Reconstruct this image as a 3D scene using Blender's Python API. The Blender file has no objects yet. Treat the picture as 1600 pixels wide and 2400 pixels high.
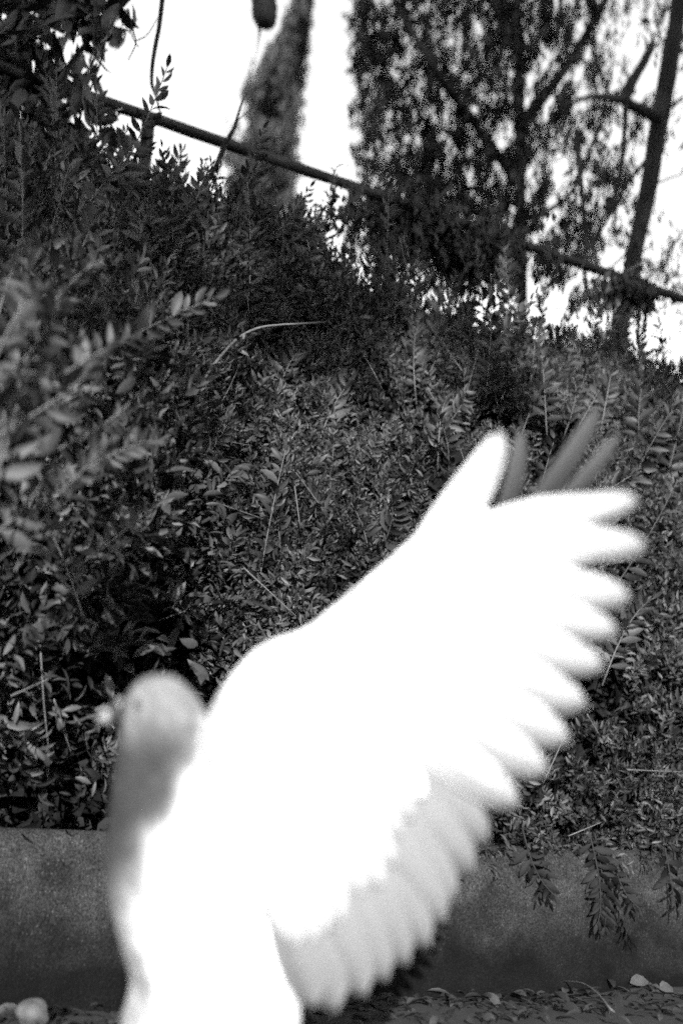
import bpy, bmesh, math, random
import numpy as np
from mathutils import Vector, Matrix, Quaternion

random.seed(7)
rng = np.random.default_rng(7)
scene = bpy.context.scene
COL = scene.collection

# ------------------------------------------------------------------ camera
F = 2667.0                       # focal length in pixels of the 1600 px wide frame
PITCH, ROLL = math.radians(16.0), 0.037
CAM = np.array([0.0, 0.0, 0.22])
_f = np.array([0, math.cos(PITCH), math.sin(PITCH)])
_r0 = np.array([1.0, 0, 0]); _u0 = np.array([0, -math.sin(PITCH), math.cos(PITCH)])
_r = math.cos(ROLL) * _r0 + math.sin(ROLL) * _u0
_u = -math.sin(ROLL) * _r0 + math.cos(ROLL) * _u0
cd = bpy.data.cameras.new('camera')
cam = bpy.data.objects.new('camera', cd); COL.objects.link(cam)
cd.sensor_fit = 'HORIZONTAL'; cd.sensor_width = 24.0
cd.lens = 24.0 * F / 1600.0
cd.clip_start = 0.02; cd.clip_end = 2000.0
cd.dof.use_dof = True; cd.dof.focus_distance = 1.72
cd.dof.aperture_fstop = 2.4
cd.dof.aperture_ratio = 1.35
cam.matrix_world = Matrix(((_r[0], _u[0], -_f[0], CAM[0]), (_r[1], _u[1], -_f[1], CAM[1]),
                           (_r[2], _u[2], -_f[2], CAM[2]), (0, 0, 0, 1)))
scene.camera = cam

# ------------------------------------------------------------------ sky, sun, exposure
SUN_EL, SUN_AZ = math.radians(12.0), math.radians(1.0)      # low sun behind the camera, to the left
world = bpy.data.worlds.new('World'); scene.world = world; world.use_nodes = True
wt = world.node_tree; wt.nodes.clear()
sky = wt.nodes.new('ShaderNodeTexSky'); sky.sky_type = 'NISHITA'; sky.sun_disc = False
sky.sun_elevation = SUN_EL; sky.sun_rotation = math.pi + SUN_AZ
sky.air_density = 3.0; sky.dust_density = 1.0; sky.ozone_density = 1.0
bw = wt.nodes.new('ShaderNodeRGBToBW'); bg = wt.nodes.new('ShaderNodeBackground'); wo = wt.nodes.new('ShaderNodeOutputWorld')
bg.inputs['Strength'].default_value = 0.132
wt.links.new(sky.outputs[0], bw.inputs[0]); wt.links.new(bw.outputs[0], bg.inputs['Color']); wt.links.new(bg.outputs[0], wo.inputs[0])
sl = bpy.data.lights.new('sun', 'SUN'); sl.energy = 3.0; sl.angle = math.radians(0.5); sl.color = (1, 1, 1)
sun = bpy.data.objects.new('sun', sl); COL.objects.link(sun)
to_sun = Vector((-math.sin(SUN_AZ) * math.cos(SUN_EL), -math.cos(SUN_AZ) * math.cos(SUN_EL), math.sin(SUN_EL)))
sun.rotation_euler = to_sun.to_track_quat('Z', 'Y').to_euler(); sun.location = (-2, -4, 3)
vs = scene.view_settings
vs.view_transform = 'Standard'; vs.look = 'None'; vs.gamma = 1.0; vs.use_curve_mapping = False
vs.exposure = 1.85
scene.cycles.use_denoising = False                     # the photograph is coarse grained film
scene.cycles.use_adaptive_sampling = True; scene.cycles.adaptive_threshold = 0.10; scene.cycles.adaptive_min_samples = 16
scene.cycles.pixel_filter_type = 'GAUSSIAN'; scene.cycles.filter_width = 1.9
scene.cycles.max_bounces = 6; scene.cycles.diffuse_bounces = 3; scene.cycles.transparent_max_bounces = 4

# ------------------------------------------------------------------ helpers
def P(px, py, d):
    """world point at picture position (px, py) of the 1600x2400 frame, d metres along the view axis"""
    px = np.asarray(px, float); py = np.asarray(py, float); d = np.asarray(d, float)
    v = _f + ((px - 800) / F)[..., None] * _r + ((1200 - py) / F)[..., None] * _u
    return CAM + d[..., None] * v

def to_px(p):
    q = np.asarray(p, float) - CAM
    d = q @ _f
    return 800 + F * (q @ _r) / d, 1200 - F * (q @ _u) / d, d

def unit(v):
    v = np.asarray(v, float)
    return v / np.maximum(np.linalg.norm(v, axis=-1, keepdims=True), 1e-9)

class Noise3:
    def __init__(self, seed, freq, n=10):
        g = np.random.default_rng(seed)
        self.k = unit(g.normal(size=(n, 3))) * freq * g.uniform(.5, 1.6, (n, 1))
        self.ph = g.uniform(0, 6.28, n); self.n = n
    def __call__(self, p):
        return np.sin(np.asarray(p) @ self.k.T + self.ph).sum(-1) / math.sqrt(self.n / 2) 

def mat(name, color, rough=0.6, var=0.0, island=0.0, scale=60.0, bump=0.0, bump_scale=300.0, spec=0.5, translucent=0.0, coord='Object'):
    m = bpy.data.materials.new(name); m.use_nodes = True
    nt = m.node_tree; nt.nodes.clear(); L = nt.links.new; N = nt.nodes.new
    out = N('ShaderNodeOutputMaterial'); bs = N('ShaderNodeBsdfPrincipled')
    bs.inputs['Roughness'].default_value = rough
    bs.inputs['Specular IOR Level'].default_value = spec
    tc = N('ShaderNodeTexCoord')
    no = N('ShaderNodeTexNoise'); no.inputs['Scale'].default_value = scale; no.inputs['Detail'].default_value = 5
    L(tc.outputs[coord], no.inputs['Vector'])
    mr = N('ShaderNodeMapRange'); mr.inputs[1].default_value = .3; mr.inputs[2].default_value = .7
    mr.inputs[3].default_value = 1 - var; mr.inputs[4].default_value = 1 + var
    L(no.outputs['Fac'], mr.inputs[0]); fac = mr.outputs[0]
    if island > 0:
        ge = N('ShaderNodeNewGeometry'); m2 = N('ShaderNodeMapRange'); m2.inputs[3].default_value = 1 - island; m2.inputs[4].default_value = 1 + island
        L(ge.outputs['Random Per Island'], m2.inputs[0])
        mu = N('ShaderNodeMath'); mu.operation = 'MULTIPLY'; L(fac, mu.inputs[0]); L(m2.outputs[0], mu.inputs[1]); fac = mu.outputs[0]
    mc = N('ShaderNodeMath'); mc.operation = 'MULTIPLY'; mc.inputs[1].default_value = color; L(fac, mc.inputs[0])
    cmb = N('ShaderNodeCombineColor')
    for i in range(3): L(mc.outputs[0], cmb.inputs[i])
    L(cmb.outputs[0], bs.inputs['Base Color'])
    if bump > 0:
        nb = N('ShaderNodeTexNoise'); nb.inputs['Scale'].default_value = bump_scale; nb.inputs['Detail'].default_value = 4
        L(tc.outputs[coord], nb.inputs['Vector'])
        bp = N('ShaderNodeBump'); bp.inputs['Strength'].default_value = bump; bp.inputs['Distance'].default_value = .004
        L(nb.outputs['Fac'], bp.inputs['Height']); L(bp.outputs[0], bs.inputs['Normal'])
    if translucent > 0:
        tr = N('ShaderNodeBsdfTranslucent'); L(cmb.outputs[0], tr.inputs['Color'])
        mx = N('ShaderNodeMixShader'); mx.inputs[0].default_value = translucent
        L(bs.outputs[0], mx.inputs[1]); L(tr.outputs[0], mx.inputs[2]); L(mx.outputs[0], out.inputs[0])
    else:
        L(bs.outputs[0], out.inputs[0])
    m['grey_socket'] = mc.name
    return m

def attr_mat(name, rough=0.75, var=0.08, scale=90.0, translucent=0.0):
    """plumage: the grey of each feather tract comes from the 'plumage' attribute"""
    m = mat(name, 1.0, rough, var, 0, scale, 0, spec=.25, translucent=translucent)
    nt = m.node_tree; at = nt.nodes.new('ShaderNodeAttribute'); at.attribute_name = 'plumage'
    nt.links.new(at.outputs['Fac'], nt.nodes[m['grey_socket']].inputs[1])
    return m

def mesh_np(name, verts, faces, material, smooth=True):
    """faces: (n,3) or (n,4) array"""
    me = bpy.data.meshes.new(name)
    verts = np.ascontiguousarray(verts, np.float32); faces = np.ascontiguousarray(faces, np.int32)
    n, k = faces.shape
    me.vertices.add(len(verts)); me.vertices.foreach_set('co', verts.ravel())
    me.loops.add(n * k); me.loops.foreach_set('vertex_index', faces.ravel())
    me.polygons.add(n); me.polygons.foreach_set('loop_start', np.arange(0, n * k, k, dtype=np.int32))
    me.update(calc_edges=True); me.validate()
    if smooth: me.polygons.foreach_set('use_smooth', np.ones(len(me.polygons), bool))
    if material: me.materials.append(material)
    return me

def mesh_py(name, verts, faces, material, smooth=True):
    me = bpy.data.meshes.new(name)
    me.from_pydata([tuple(map(float, v)) for v in verts], [], [tuple(int(i) for i in f) for f in faces]); me.update()
    if smooth:
        for p in me.polygons: p.use_smooth = True
    if material: me.materials.append(material)
    return me

def link(name, me, parent=None, kind=None):
    o = bpy.data.objects.new(name, me); COL.objects.link(o)
    if parent: o.parent = parent
    if kind: o['kind'] = kind
    return o

def thing(name, label, cat, loc=(0, 0, 0), group=None):
    o = bpy.data.objects.new(name, None); COL.objects.link(o)
    o.location = loc; o.empty_display_size = .1
    o['label'] = label; o['category'] = cat
    if group: o['group'] = group
    return o

def tag(o, label, cat, group=None):
    o['label'] = label; o['category'] = cat
    if group: o['group'] = group
    return o

def tube(pts, radii, n=8, wob=0.0):
    """tapered tube along points; closed ends. returns verts, faces(list)"""
    pts = np.asarray(pts, float); m = len(pts)
    radii = np.broadcast_to(np.asarray(radii, float), (m,))
    tg = unit(np.gradient(pts, axis=0))
    ref = np.array([0.31, 0.77, 0.55]); V = []
    nrm = unit(np.cross(tg[0], ref))
    for i in range(m):
        nrm = unit(nrm - tg[i] * (nrm @ tg[i])); bi = np.cross(tg[i], nrm)
        for j in range(n):
            a = 2 * math.pi * j / n
            rr = radii[i] * (1 + wob * (random.random() - .5))
            V.append(pts[i] + rr * (math.cos(a) * nrm + math.sin(a) * bi))
    Fc = []
    for i in range(m - 1):
        for j in range(n):
            k = (j + 1) % n
            Fc.append((i * n + j, i * n + k, (i + 1) * n + k, (i + 1) * n + j))
    Fc.append(tuple(range(n - 1, -1, -1))); Fc.append(tuple((m - 1) * n + j for j in range(n)))
    return V, Fc

def smooth_path(ctrl, n):
    """Catmull-Rom through control rows of any width"""
    c = np.asarray(ctrl, float); c = np.vstack([2 * c[0] - c[1], c, 2 * c[-1] - c[-2]])
    out = []
    segs = len(c) - 3
    for t in np.linspace(0, segs - 1e-6, n):
        i = int(t); u = t - i
        p0, p1, p2, p3 = c[i:i + 4]
        out.append(.5 * ((2 * p1) + (-p0 + p2) * u + (2 * p0 - 5 * p1 + 4 * p2 - p3) * u * u + (-p0 + 3 * p1 - 3 * p2 + p3) * u ** 3))
    return np.array(out)

def join(parts):
    V, Fc = [], []
    for v, f in parts:
        b = len(V); V += list(v); Fc += [tuple(i + b for i in q) for q in f]
    return V, Fc

# leaf templates: x along the leaf, y across, z up
LEAF_V = [(0, 0, 0)]
for t, w, z in ((.22, .34, -.005), (.5, .5, -.05), (.78, .34, -.14)):
    LEAF_V += [(t, w, z + .16 * w), (t, 0, z), (t, -w, z + .16 * w)]
LEAF_V += [(1, 0, -.27)]
LEAF_V = np.array(LEAF_V)
LEAF_F = [(0, 2, 1), (0, 3, 2), (10, 7, 8), (10, 8, 9)]
for r in (1, 4):
    LEAF_F += [(r, r + 1, r + 4), (r, r + 4, r + 3), (r + 1, r + 2, r + 5), (r + 1, r + 5, r + 4)]
LEAF_F = np.array(LEAF_F)
SIMPLE_V = np.array([(0, 0, 0), (.5, .5, .06), (.55, 0, -.05), (.5, -.5, .06), (1, 0, -.2)])
SIMPLE_F = np.array([(0, 2, 1), (0, 3, 2), (1, 2, 4), (2, 3, 4)])

def leaves_np(pos, xdir, zdir, length, width, tv=LEAF_V, tf=LEAF_F):
    pos = np.asarray(pos); n = len(pos)
    X = unit(xdir); Z = unit(zdir - X * (zdir * X).sum(-1, keepdims=True)); Y = np.cross(Z, X)
    length = np.broadcast_to(length, (n,)); width = np.broadcast_to(width, (n,))
    v = (pos[:, None, :] + tv[None, :, 0, None] * (X * length[:, None])[:, None, :]
         + tv[None, :, 1, None] * (Y * width[:, None])[:, None, :]
         + tv[None, :, 2, None] * (Z * length[:, None])[:, None, :])
    f = tf[None] + (np.arange(n) * len(tv))[:, None, None]
    return v.reshape(-1, 3), f.reshape(-1, 3)

def randvec(n):
    return unit(rng.normal(size=(n, 3)))

# ------------------------------------------------------------------ materials
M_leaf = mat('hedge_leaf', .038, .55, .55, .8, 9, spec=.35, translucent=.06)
M_leaf_in = mat('inner_leaf', .008, .7, .3, .5, 40, spec=.2)  # near-black hedge leaf; shade inside the hedge put into the colour
M_twig = mat('pale_twig', .085, .7, .3, 0, 120)
M_bark = mat('dark_bark', .010, .85, .4, 0, 25, .6, 60)
M_rail = mat('rail_metal', .009, .7, .6, 0, 45, .2, 80)
M_tree_leaf = mat('tree_leaf', .012, .55, .3, .6, 8, translucent=.1)
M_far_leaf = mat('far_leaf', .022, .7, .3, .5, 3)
M_laurel = mat('laurel_leaf', .013, .4, .3, .5, 30)
M_soil = mat('soil_earth', .013, .95, .5, 0, 14, .8, 60, coord='Object')
M_litter = mat('dead_leaf', .02, .7, .3, .6, 40)
M_pale = mat('pale_dead_leaf', .042, .7, .25, 0, 90)
M_stone = mat('pale_pebble', .07, .8, .4, 0, 60, .2, 120)

def wall_material():
    m = mat('concrete_wall', .0165, .95, .35, 0, 7, .7, 260)
    nt = m.node_tree; N = nt.nodes.new; L = nt.links.new
    mc = nt.nodes[m['grey_socket']]
    tc = nt.nodes['Texture Coordinate']
    vo = N('ShaderNodeTexVoronoi'); vo.inputs['Scale'].default_value = 190; L(tc.outputs['Object'], vo.inputs['Vector'])
    rp = N('ShaderNodeMapRange'); rp.inputs[1].default_value = .10; rp.inputs[2].default_value = .34; rp.inputs[3].default_value = 1; rp.inputs[4].default_value = 0
    L(vo.outputs['Distance'], rp.inputs[0])
    wn = N('ShaderNodeSeparateColor'); L(vo.outputs['Color'], wn.inputs[0])
    pw = N('ShaderNodeMath'); pw.operation = 'POWER'; pw.inputs[1].default_value = 2.2; L(wn.outputs[0], pw.inputs[0])
    mu = N('ShaderNodeMath'); mu.operation = 'MULTIPLY'; L(rp.outputs[0], mu.inputs[0]); L(pw.outputs[0], mu.inputs[1])
    ad = N('ShaderNodeMath'); ad.operation = 'MULTIPLY_ADD'; ad.inputs[1].default_value = .05; L(mu.outputs[0], ad.inputs[0])
    fine = N('ShaderNodeTexNoise'); fine.inputs['Scale'].default_value = 420; fine.inputs['Detail'].default_value = 3; L(tc.outputs['Object'], fine.inputs['Vector'])
    fm = N('ShaderNodeMapRange'); fm.inputs[1].default_value = .3; fm.inputs[2].default_value = .75; fm.inputs[3].default_value = .2; fm.inputs[4].default_value = 2.3
    L(fine.outputs['Fac'], fm.inputs[0])
    # shade towards the foot painted into the colour, broken by noise; lichen patches
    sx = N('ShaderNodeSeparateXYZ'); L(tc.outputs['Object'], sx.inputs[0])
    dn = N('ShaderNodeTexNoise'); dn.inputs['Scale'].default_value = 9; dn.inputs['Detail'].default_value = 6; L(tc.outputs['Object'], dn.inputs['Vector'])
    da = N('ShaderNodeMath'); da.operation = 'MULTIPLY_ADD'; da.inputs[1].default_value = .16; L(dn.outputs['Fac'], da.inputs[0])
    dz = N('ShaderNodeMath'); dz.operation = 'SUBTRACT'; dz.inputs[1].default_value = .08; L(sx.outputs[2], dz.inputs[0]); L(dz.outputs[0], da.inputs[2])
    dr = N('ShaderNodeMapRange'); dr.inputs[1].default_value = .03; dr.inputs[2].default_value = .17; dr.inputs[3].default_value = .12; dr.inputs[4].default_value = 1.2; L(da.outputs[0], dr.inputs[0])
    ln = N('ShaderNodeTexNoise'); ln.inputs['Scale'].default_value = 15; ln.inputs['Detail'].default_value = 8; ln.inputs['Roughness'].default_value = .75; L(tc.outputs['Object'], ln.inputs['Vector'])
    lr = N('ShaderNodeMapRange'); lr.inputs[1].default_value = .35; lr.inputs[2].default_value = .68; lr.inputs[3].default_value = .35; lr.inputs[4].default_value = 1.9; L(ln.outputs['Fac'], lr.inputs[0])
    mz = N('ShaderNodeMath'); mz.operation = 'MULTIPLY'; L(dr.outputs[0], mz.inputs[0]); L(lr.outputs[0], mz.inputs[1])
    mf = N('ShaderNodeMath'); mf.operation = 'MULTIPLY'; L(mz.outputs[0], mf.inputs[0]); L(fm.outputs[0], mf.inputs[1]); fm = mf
    m3 = N('ShaderNodeMath'); m3.operation = 'MULTIPLY'; L(mc.outputs[0], m3.inputs[0]); L(fm.outputs[0], m3.inputs[1])
    L(m3.outputs[0], ad.inputs[2])
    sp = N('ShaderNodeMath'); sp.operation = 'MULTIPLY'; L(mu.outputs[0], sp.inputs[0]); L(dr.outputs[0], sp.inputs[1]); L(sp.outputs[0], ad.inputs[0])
    cmb = nt.nodes['Combine Color']
    for i in range(3): L(ad.outputs[0], cmb.inputs[i])
    return m
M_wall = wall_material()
M_wall.node_tree.nodes['Principled BSDF'].inputs['Specular IOR Level'].default_value = .15

# ------------------------------------------------------------------ ground, raised bed, wall
def grid_mesh(name, x0, x1, y0, y1, nx, ny, zf, material):
    xs = np.linspace(x0, x1, nx); ys = np.linspace(y0, y1, ny)
    X, Y = np.meshgrid(xs, ys); V = np.stack([X.ravel(), Y.ravel(), zf(X.ravel(), Y.ravel())], 1)
    i = np.arange((ny - 1) * nx).reshape(ny - 1, nx)[:, :-1].ravel()
    return mesh_np(name, V, np.stack([i, i + 1, i + 1 + nx, i + nx], 1), material)

gn = Noise3(3, 9.0); gn2 = Noise3(4, 40.0)
def ground_z(x, y):
    p = np.stack([x, y, 0 * x], 1); near = np.exp(-(x ** 2 + (y - 1) ** 2) / 9)
    return (gn(p) * .004 + gn2(p) * .0018) * near - .002
o = link('ground', None)
bpy.data.objects.remove(o)
big = mesh_py('ground', [(-400, -400, -.02), (400, -400, -.02), (400, 600, -.02), (-400, 600, -.02)], [(0, 1, 2, 3)], M_soil)
bm = bmesh.new(); bm.from_mesh(big)
me2 = grid_mesh('tmp', -3, 3.2, -1.5, 2.6, 240, 160, ground_z, M_soil); bm.from_mesh(me2); bm.to_mesh(big); bm.free(); bpy.data.meshes.remove(me2)
link('ground', big, kind='structure')

TH = math.atan(.5)
W = np.array([math.cos(TH), math.sin(TH), 0]); NB = np.array([-math.sin(TH), math.cos(TH), 0])
O0 = np.array([0, 1.73, 0.0])
def wp(a, b, z): return O0 + np.asarray(a)[..., None] * W + np.asarray(b)[..., None] * NB + np.asarray(z)[..., None] * np.array([0, 0, 1.0])
WALL_H = .218
def slab(a0, a1, na, prof):
    prof = np.array(prof); k = len(prof); A = np.linspace(a0, a1, na); V = []
    wn_ = Noise3(9, 7.0)
    for a in A:
        for b, z in prof:
            p = wp(np.array(a), np.array(b), np.array(z)); p = p + NB * .0025 * wn_(p)
            V.append(p)
    Fc = [(i * k + j, (i + 1) * k + j, (i + 1) * k + j + 1, i * k + j + 1) for i in range(na - 1) for j in range(k - 1)]
    Fc += [(i * k + k - 1, (i + 1) * k + k - 1, (i + 1) * k, i * k) for i in range(na - 1)]
    Fc += [tuple(range(k)), tuple((na - 1) * k + j for j in range(k - 1, -1, -1))]
    return V, Fc
prof = [(0, -.06), (0, .02), (0, .10), (0.001, .17), (.004, .205), (.010, .214), (.018, WALL_H), (.14, WALL_H), (.15, -.06)]
wv, wf = slab(-3.2, 3.4, 90, prof)
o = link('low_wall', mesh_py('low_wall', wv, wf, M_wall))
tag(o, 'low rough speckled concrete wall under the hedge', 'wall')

a = np.array
bed = [wp(a(-40.), a(.15), a(.19)), wp(a(40.), a(.15), a(.19)), wp(a(40.), a(60.), a(.19)), wp(a(-40.), a(60.), a(.19)),
       wp(a(-40.), a(.15), a(-.3)), wp(a(40.), a(.15), a(-.3)), wp(a(40.), a(60.), a(-.3)), wp(a(-40.), a(60.), a(-.3))]
link('raised_soil', mesh_py('raised_soil', bed, [(0, 1, 2, 3), (4, 5, 1, 0), (5, 6, 2, 1), (6, 7, 3, 2), (7, 4, 0, 3)], M_soil, False), kind='structure')

# ------------------------------------------------------------------ hedge
def btop(aa): return .42 + .06 * np.clip((aa + .7) / 1.5, -.4, 1.6)
TOPPX = [(-200, 230), (0, 265), (200, 305), (480, 405), (820, 530), (1000, 600), (1200, 668), (1600, 775), (1800, 830)]
_A, _H = [], []
for px, py in TOPPX:
    best = None
    for d in np.linspace(1.4, 4.0, 1500):
        p = P(px, py, d); q = p - O0; aa = q @ W; bb = q @ NB
        e = abs(bb - btop(aa))
        if best is None or e < best[0]: best = (e, aa, p[2])
    _A.append(best[1]); _H.append(best[2])
def Htop(aa): return np.interp(aa, _A, _H)
hn1, hn2 = Noise3(21, 9.0), Noise3(22, 26.0)
def hedge_surf(aa, t):
    """point on the hedge's outer surface: aa along the wall, t 0 foot .. 1 top .. 1.5 back"""
    bt = btop(aa); H = Htop(aa) - .19
    th = t * math.pi / 2
    z = .20 + (H - .20) * np.where(t < 1, np.sin(th) ** .95, 1.0)
    b = np.where(t < 1, bt * (1 - np.cos(np.minimum(th, math.pi / 2))) - .015, bt + (t - 1) * 1.2)
    p = wp(aa, b, z)
    bul = .30 * np.exp(-((aa + .47) / .16) ** 2 - ((z - .72) / .26) ** 2) + .05 * np.exp(-((aa - .2) / .4) ** 2 - ((z - .6) / .3) ** 2)
    p = p - NB * bul[..., None]
    # outward normal
    n = -NB * np.cos(np.clip(th, 0, math.pi / 2))[..., None] + np.array([0, 0, 1.0]) * np.sin(np.clip(th, 0, math.pi / 2))[..., None]
    q = p
    off = hn1(q) * .022 + hn2(q) * .014
    return p + n * off[..., None], n

hedge = thing('hedge', 'dense dark green leafy hedge growing over the low concrete wall', 'hedge', tuple(wp(a(0.), a(.35), a(.19))))
HL = np.array(hedge.location)

def shoots(p, d, L, nl, leaf, wfac=.30, spread=.85, flat=None):
    """vectorised leafy shoots: returns leaf arrays"""
    n = len(p); d = unit(d)
    perp = unit(np.cross(d, randvec(n))) if flat is None else unit(flat - d * (flat * d).sum(-1, keepdims=True))
    up = np.cross(d, perp)
    k = np.arange(nl); s = (k + .6) / nl
    side = np.where(k % 2 == 0, 1.0, -1.0)
    bend = randvec(n) * .25 + np.array([0, 0, -.22])
    pos = p[:, None] + d[:, None] * (L[:, None] * s)[..., None] + bend[:, None] * (L[:, None] * s ** 2)[..., None]
    tilt = rng.normal(0, .35, (n, nl))[..., None]
    ld = d[:, None] * (.35 + .55 * s)[None, :, None] + perp[:, None] * (side * spread * (1 - .45 * s))[None, :, None] + up[:, None] * tilt + rng.normal(0, .18, (n, nl, 3))
    nz = up[:, None] + rng.normal(0, .35, (n, nl, 3))
    ln = leaf[:, None] * (1.05 - .5 * s ** 3)[None] * rng.uniform(.75, 1.2, (n, nl))
    return pos.reshape(-1, 3), ld.reshape(-1, 3), nz.reshape(-1, 3), ln.ravel(), (ln * wfac * rng.uniform(.8, 1.2, ln.shape)).ravel()

def sample_surface(n, a0, a1, t0, t1):
    aa = rng.uniform(a0, a1, n); t = rng.uniform(t0, t1, n)
    p, nr = hedge_surf(aa, t)
    return aa, t, p, nr

parts_v, parts_f = [], []; base = 0
def add_leaves(arr, tv=LEAF_V, tf=LEAF_F):
    global base
    v, f = leaves_np(*arr, tv=tv, tf=tf)
    parts_v.append(v); parts_f.append(f + base); base += len(v)

# leafy outer shoots
aa1, t1, p1, n1 = sample_surface(16000, -.85, 1.05, 0.0, 1.12)
k1 = (t1 > .04) | (aa1 > -.1); aa1, t1, p1, n1 = aa1[k1], t1[k1], p1[k1], n1[k1]
aa2, t2, p2, n2 = sample_surface(2200, -2.0, 2.4, 0.0, 1.5)
keep = (aa2 < -.85) | (aa2 > 1.05) | (t2 > 1.12)
p = np.vstack([p1, p2[keep]]); nr = np.vstack([n1, n2[keep]]); tt = np.concatenate([t1, t2[keep]])
gap = hn1(p * 1.7 + 5)                                    # thinner patches where the inside shows dark
ok = rng.uniform(-1.6, 1.0, len(p)) < gap * .7 + 1.1
def hedge_at(px, py):
    """where the view ray through (px,py) first meets the hedge surface"""
    A = np.linspace(-1.0, 1.2, 90); T = np.linspace(0, 1.1, 90); AA, TT = np.meshgrid(A, T)
    q, nn = hedge_surf(AA.ravel(), TT.ravel()); x, y, dd = to_px(q)
    i = np.argmin((x - px) ** 2 + (y - py) ** 2); return q[i], nn[i]
HOLLOWS = [(235, 1650, .07), (1270, 960, .16), (1400, 1000, .13), (1470, 1330, .10), (1400, 1580, .10), (440, 1560, .15), (480, 1640, .13), (1230, 1780, .08), (180, 1640, .10), (330, 420, .14), (800, 590, .10), (1010, 600, .10)]  # dark hollows shaped into the hedge, mostly standing in for the bird's cast shadow
HOLLOWS = [(hedge_at(x_, y_)[0], r_) for x_, y_, r_ in HOLLOWS]
for hq, hr in HOLLOWS: ok &= np.linalg.norm(p - hq, axis=1) > hr * (.75 + .35 * hn2(p))
p, nr, tt = p[ok], nr[ok], tt[ok]
p = p - nr * rng.uniform(0, .07, len(p))[:, None]
up = np.array([0, 0, 1.0])
d = nr * .75 + up * rng.uniform(.1, .9, len(p))[:, None] + rng.normal(0, .45, (len(p), 3))
big_ = np.clip(.95 - ((p - O0) @ W) * .75, .8, 1.5) * (1 + .22 * hn1(p * .6))
L = rng.uniform(.04, .12, len(p)) * big_; leaf = rng.uniform(.016, .029, len(p)) * big_
add_leaves(shoots(p, d, L, 12, leaf))
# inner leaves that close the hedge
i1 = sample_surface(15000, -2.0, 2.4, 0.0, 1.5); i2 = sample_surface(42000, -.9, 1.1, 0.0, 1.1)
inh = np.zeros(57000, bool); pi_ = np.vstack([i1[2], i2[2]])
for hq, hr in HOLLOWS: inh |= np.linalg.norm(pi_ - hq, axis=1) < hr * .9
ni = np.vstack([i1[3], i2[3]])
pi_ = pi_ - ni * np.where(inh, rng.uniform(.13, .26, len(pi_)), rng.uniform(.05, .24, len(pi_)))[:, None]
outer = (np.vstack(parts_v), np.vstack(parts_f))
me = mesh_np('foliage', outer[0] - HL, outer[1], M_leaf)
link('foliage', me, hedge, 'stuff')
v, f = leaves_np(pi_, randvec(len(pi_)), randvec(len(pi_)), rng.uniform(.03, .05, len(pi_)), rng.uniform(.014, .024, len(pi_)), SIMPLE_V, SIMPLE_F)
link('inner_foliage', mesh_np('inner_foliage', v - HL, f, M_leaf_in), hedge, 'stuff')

# earth bank added unseen inside the hedge to block sky showing through
AA, TT = np.meshgrid(np.linspace(-3.2, 3.4, 120), np.linspace(0, 1.6, 40)); AA, TT = AA.ravel(), TT.ravel()
thb = np.minimum(TT, 1) * math.pi / 2
bankp = wp(AA, .20 + btop(AA) * (1 - np.cos(thb)) + np.maximum(TT - 1, 0) * 2.0, np.where(TT < 1, .12 + (Htop(AA) - .50) * np.sin(thb), Htop(AA) - .38 - (TT - 1) * 1.8))
bankp += (hn1(bankp) * .02 + hn2(bankp) * .012)[:, None] * np.array([0, -.7, .5])
i_ = np.arange(39 * 120).reshape(39, 120)[:, :-1].ravel()
link('added_soil_bank', mesh_np('added_soil_bank', bankp, np.stack([i_, i_ + 1, i_ + 121, i_ + 120], 1), M_soil), kind='structure')
# woody stems inside
for k in range(26):
    aa = -1.1 + k * .095 + rng.uniform(-.03, .03)
    q0 = wp(a(aa), a(.10 + rng.uniform(0, .25)), a(.17)); pt, nn = hedge_surf(a([aa + rng.uniform(-.15, .15)]), a([rng.uniform(.55, .95)]))
    q1 = pt[0] - nn[0] * .08; mid = (q0 + q1) / 2 + rng.normal(0, .03, 3)
    v, f = tube(smooth_path([q0, mid, q1], 9), np.linspace(.008, .003, 9), 6)
    link('stem', mesh_py('stem', np.array(v) - HL, f, M_bark), hedge)

# leafy shoots that stand proud of the hedge
def shoot_mesh(L, nl, leaf, seed, straight=False):
    global rng
    keep_rng = rng; rng = np.random.default_rng(seed)
    d = np.array([[0, 0, 1.0]])
    arr = shoots(np.array([[0, 0, 0.0]]), d, np.array([L]), nl, np.array([leaf]), .34, .9, np.array([[1.0, .15, 0]]))
    pos = arr[0]; v, f = leaves_np(*arr)
    order = pos[np.argsort(pos[:, 2])]; path = np.vstack([[0, 0, -.03], order[::3], order[-1]])
    path = smooth_path(path, 10)
    sv, sf = tube(path, np.linspace(.0016, .0007, 10), 5)
    rng = keep_rng
    vv, ff = join([(list(v), [tuple(x) for x in f]), (sv, sf)])
    me = mesh_py('leafy_shoot', vv, ff, M_leaf); me.materials.append(M_twig)
    for i in range(len(f), len(ff)): me.polygons[i].material_index = 1
    return me
SH = [shoot_mesh(.17, 20, .034, 1), shoot_mesh(.22, 26, .033, 2), shoot_mesh(.14, 18, .030, 3), shoot_mesh(.26, 30, .036, 4), shoot_mesh(.12, 14, .036, 5), shoot_mesh(.19, 24, .028, 6)]
def put_shoot(p, d, me, spin, s=1.0):
    o = link('leafy_shoot', me, hedge)
    q = Vector((0, 0, 1)).rotation_difference(Vector(unit(d))) @ Quaternion((0, 0, 1), spin)
    o.rotation_mode = 'QUATERNION'; o.rotation_quaternion = q; o.location = tuple(p - HL); o.scale = (s, s, s)
    return o
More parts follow.
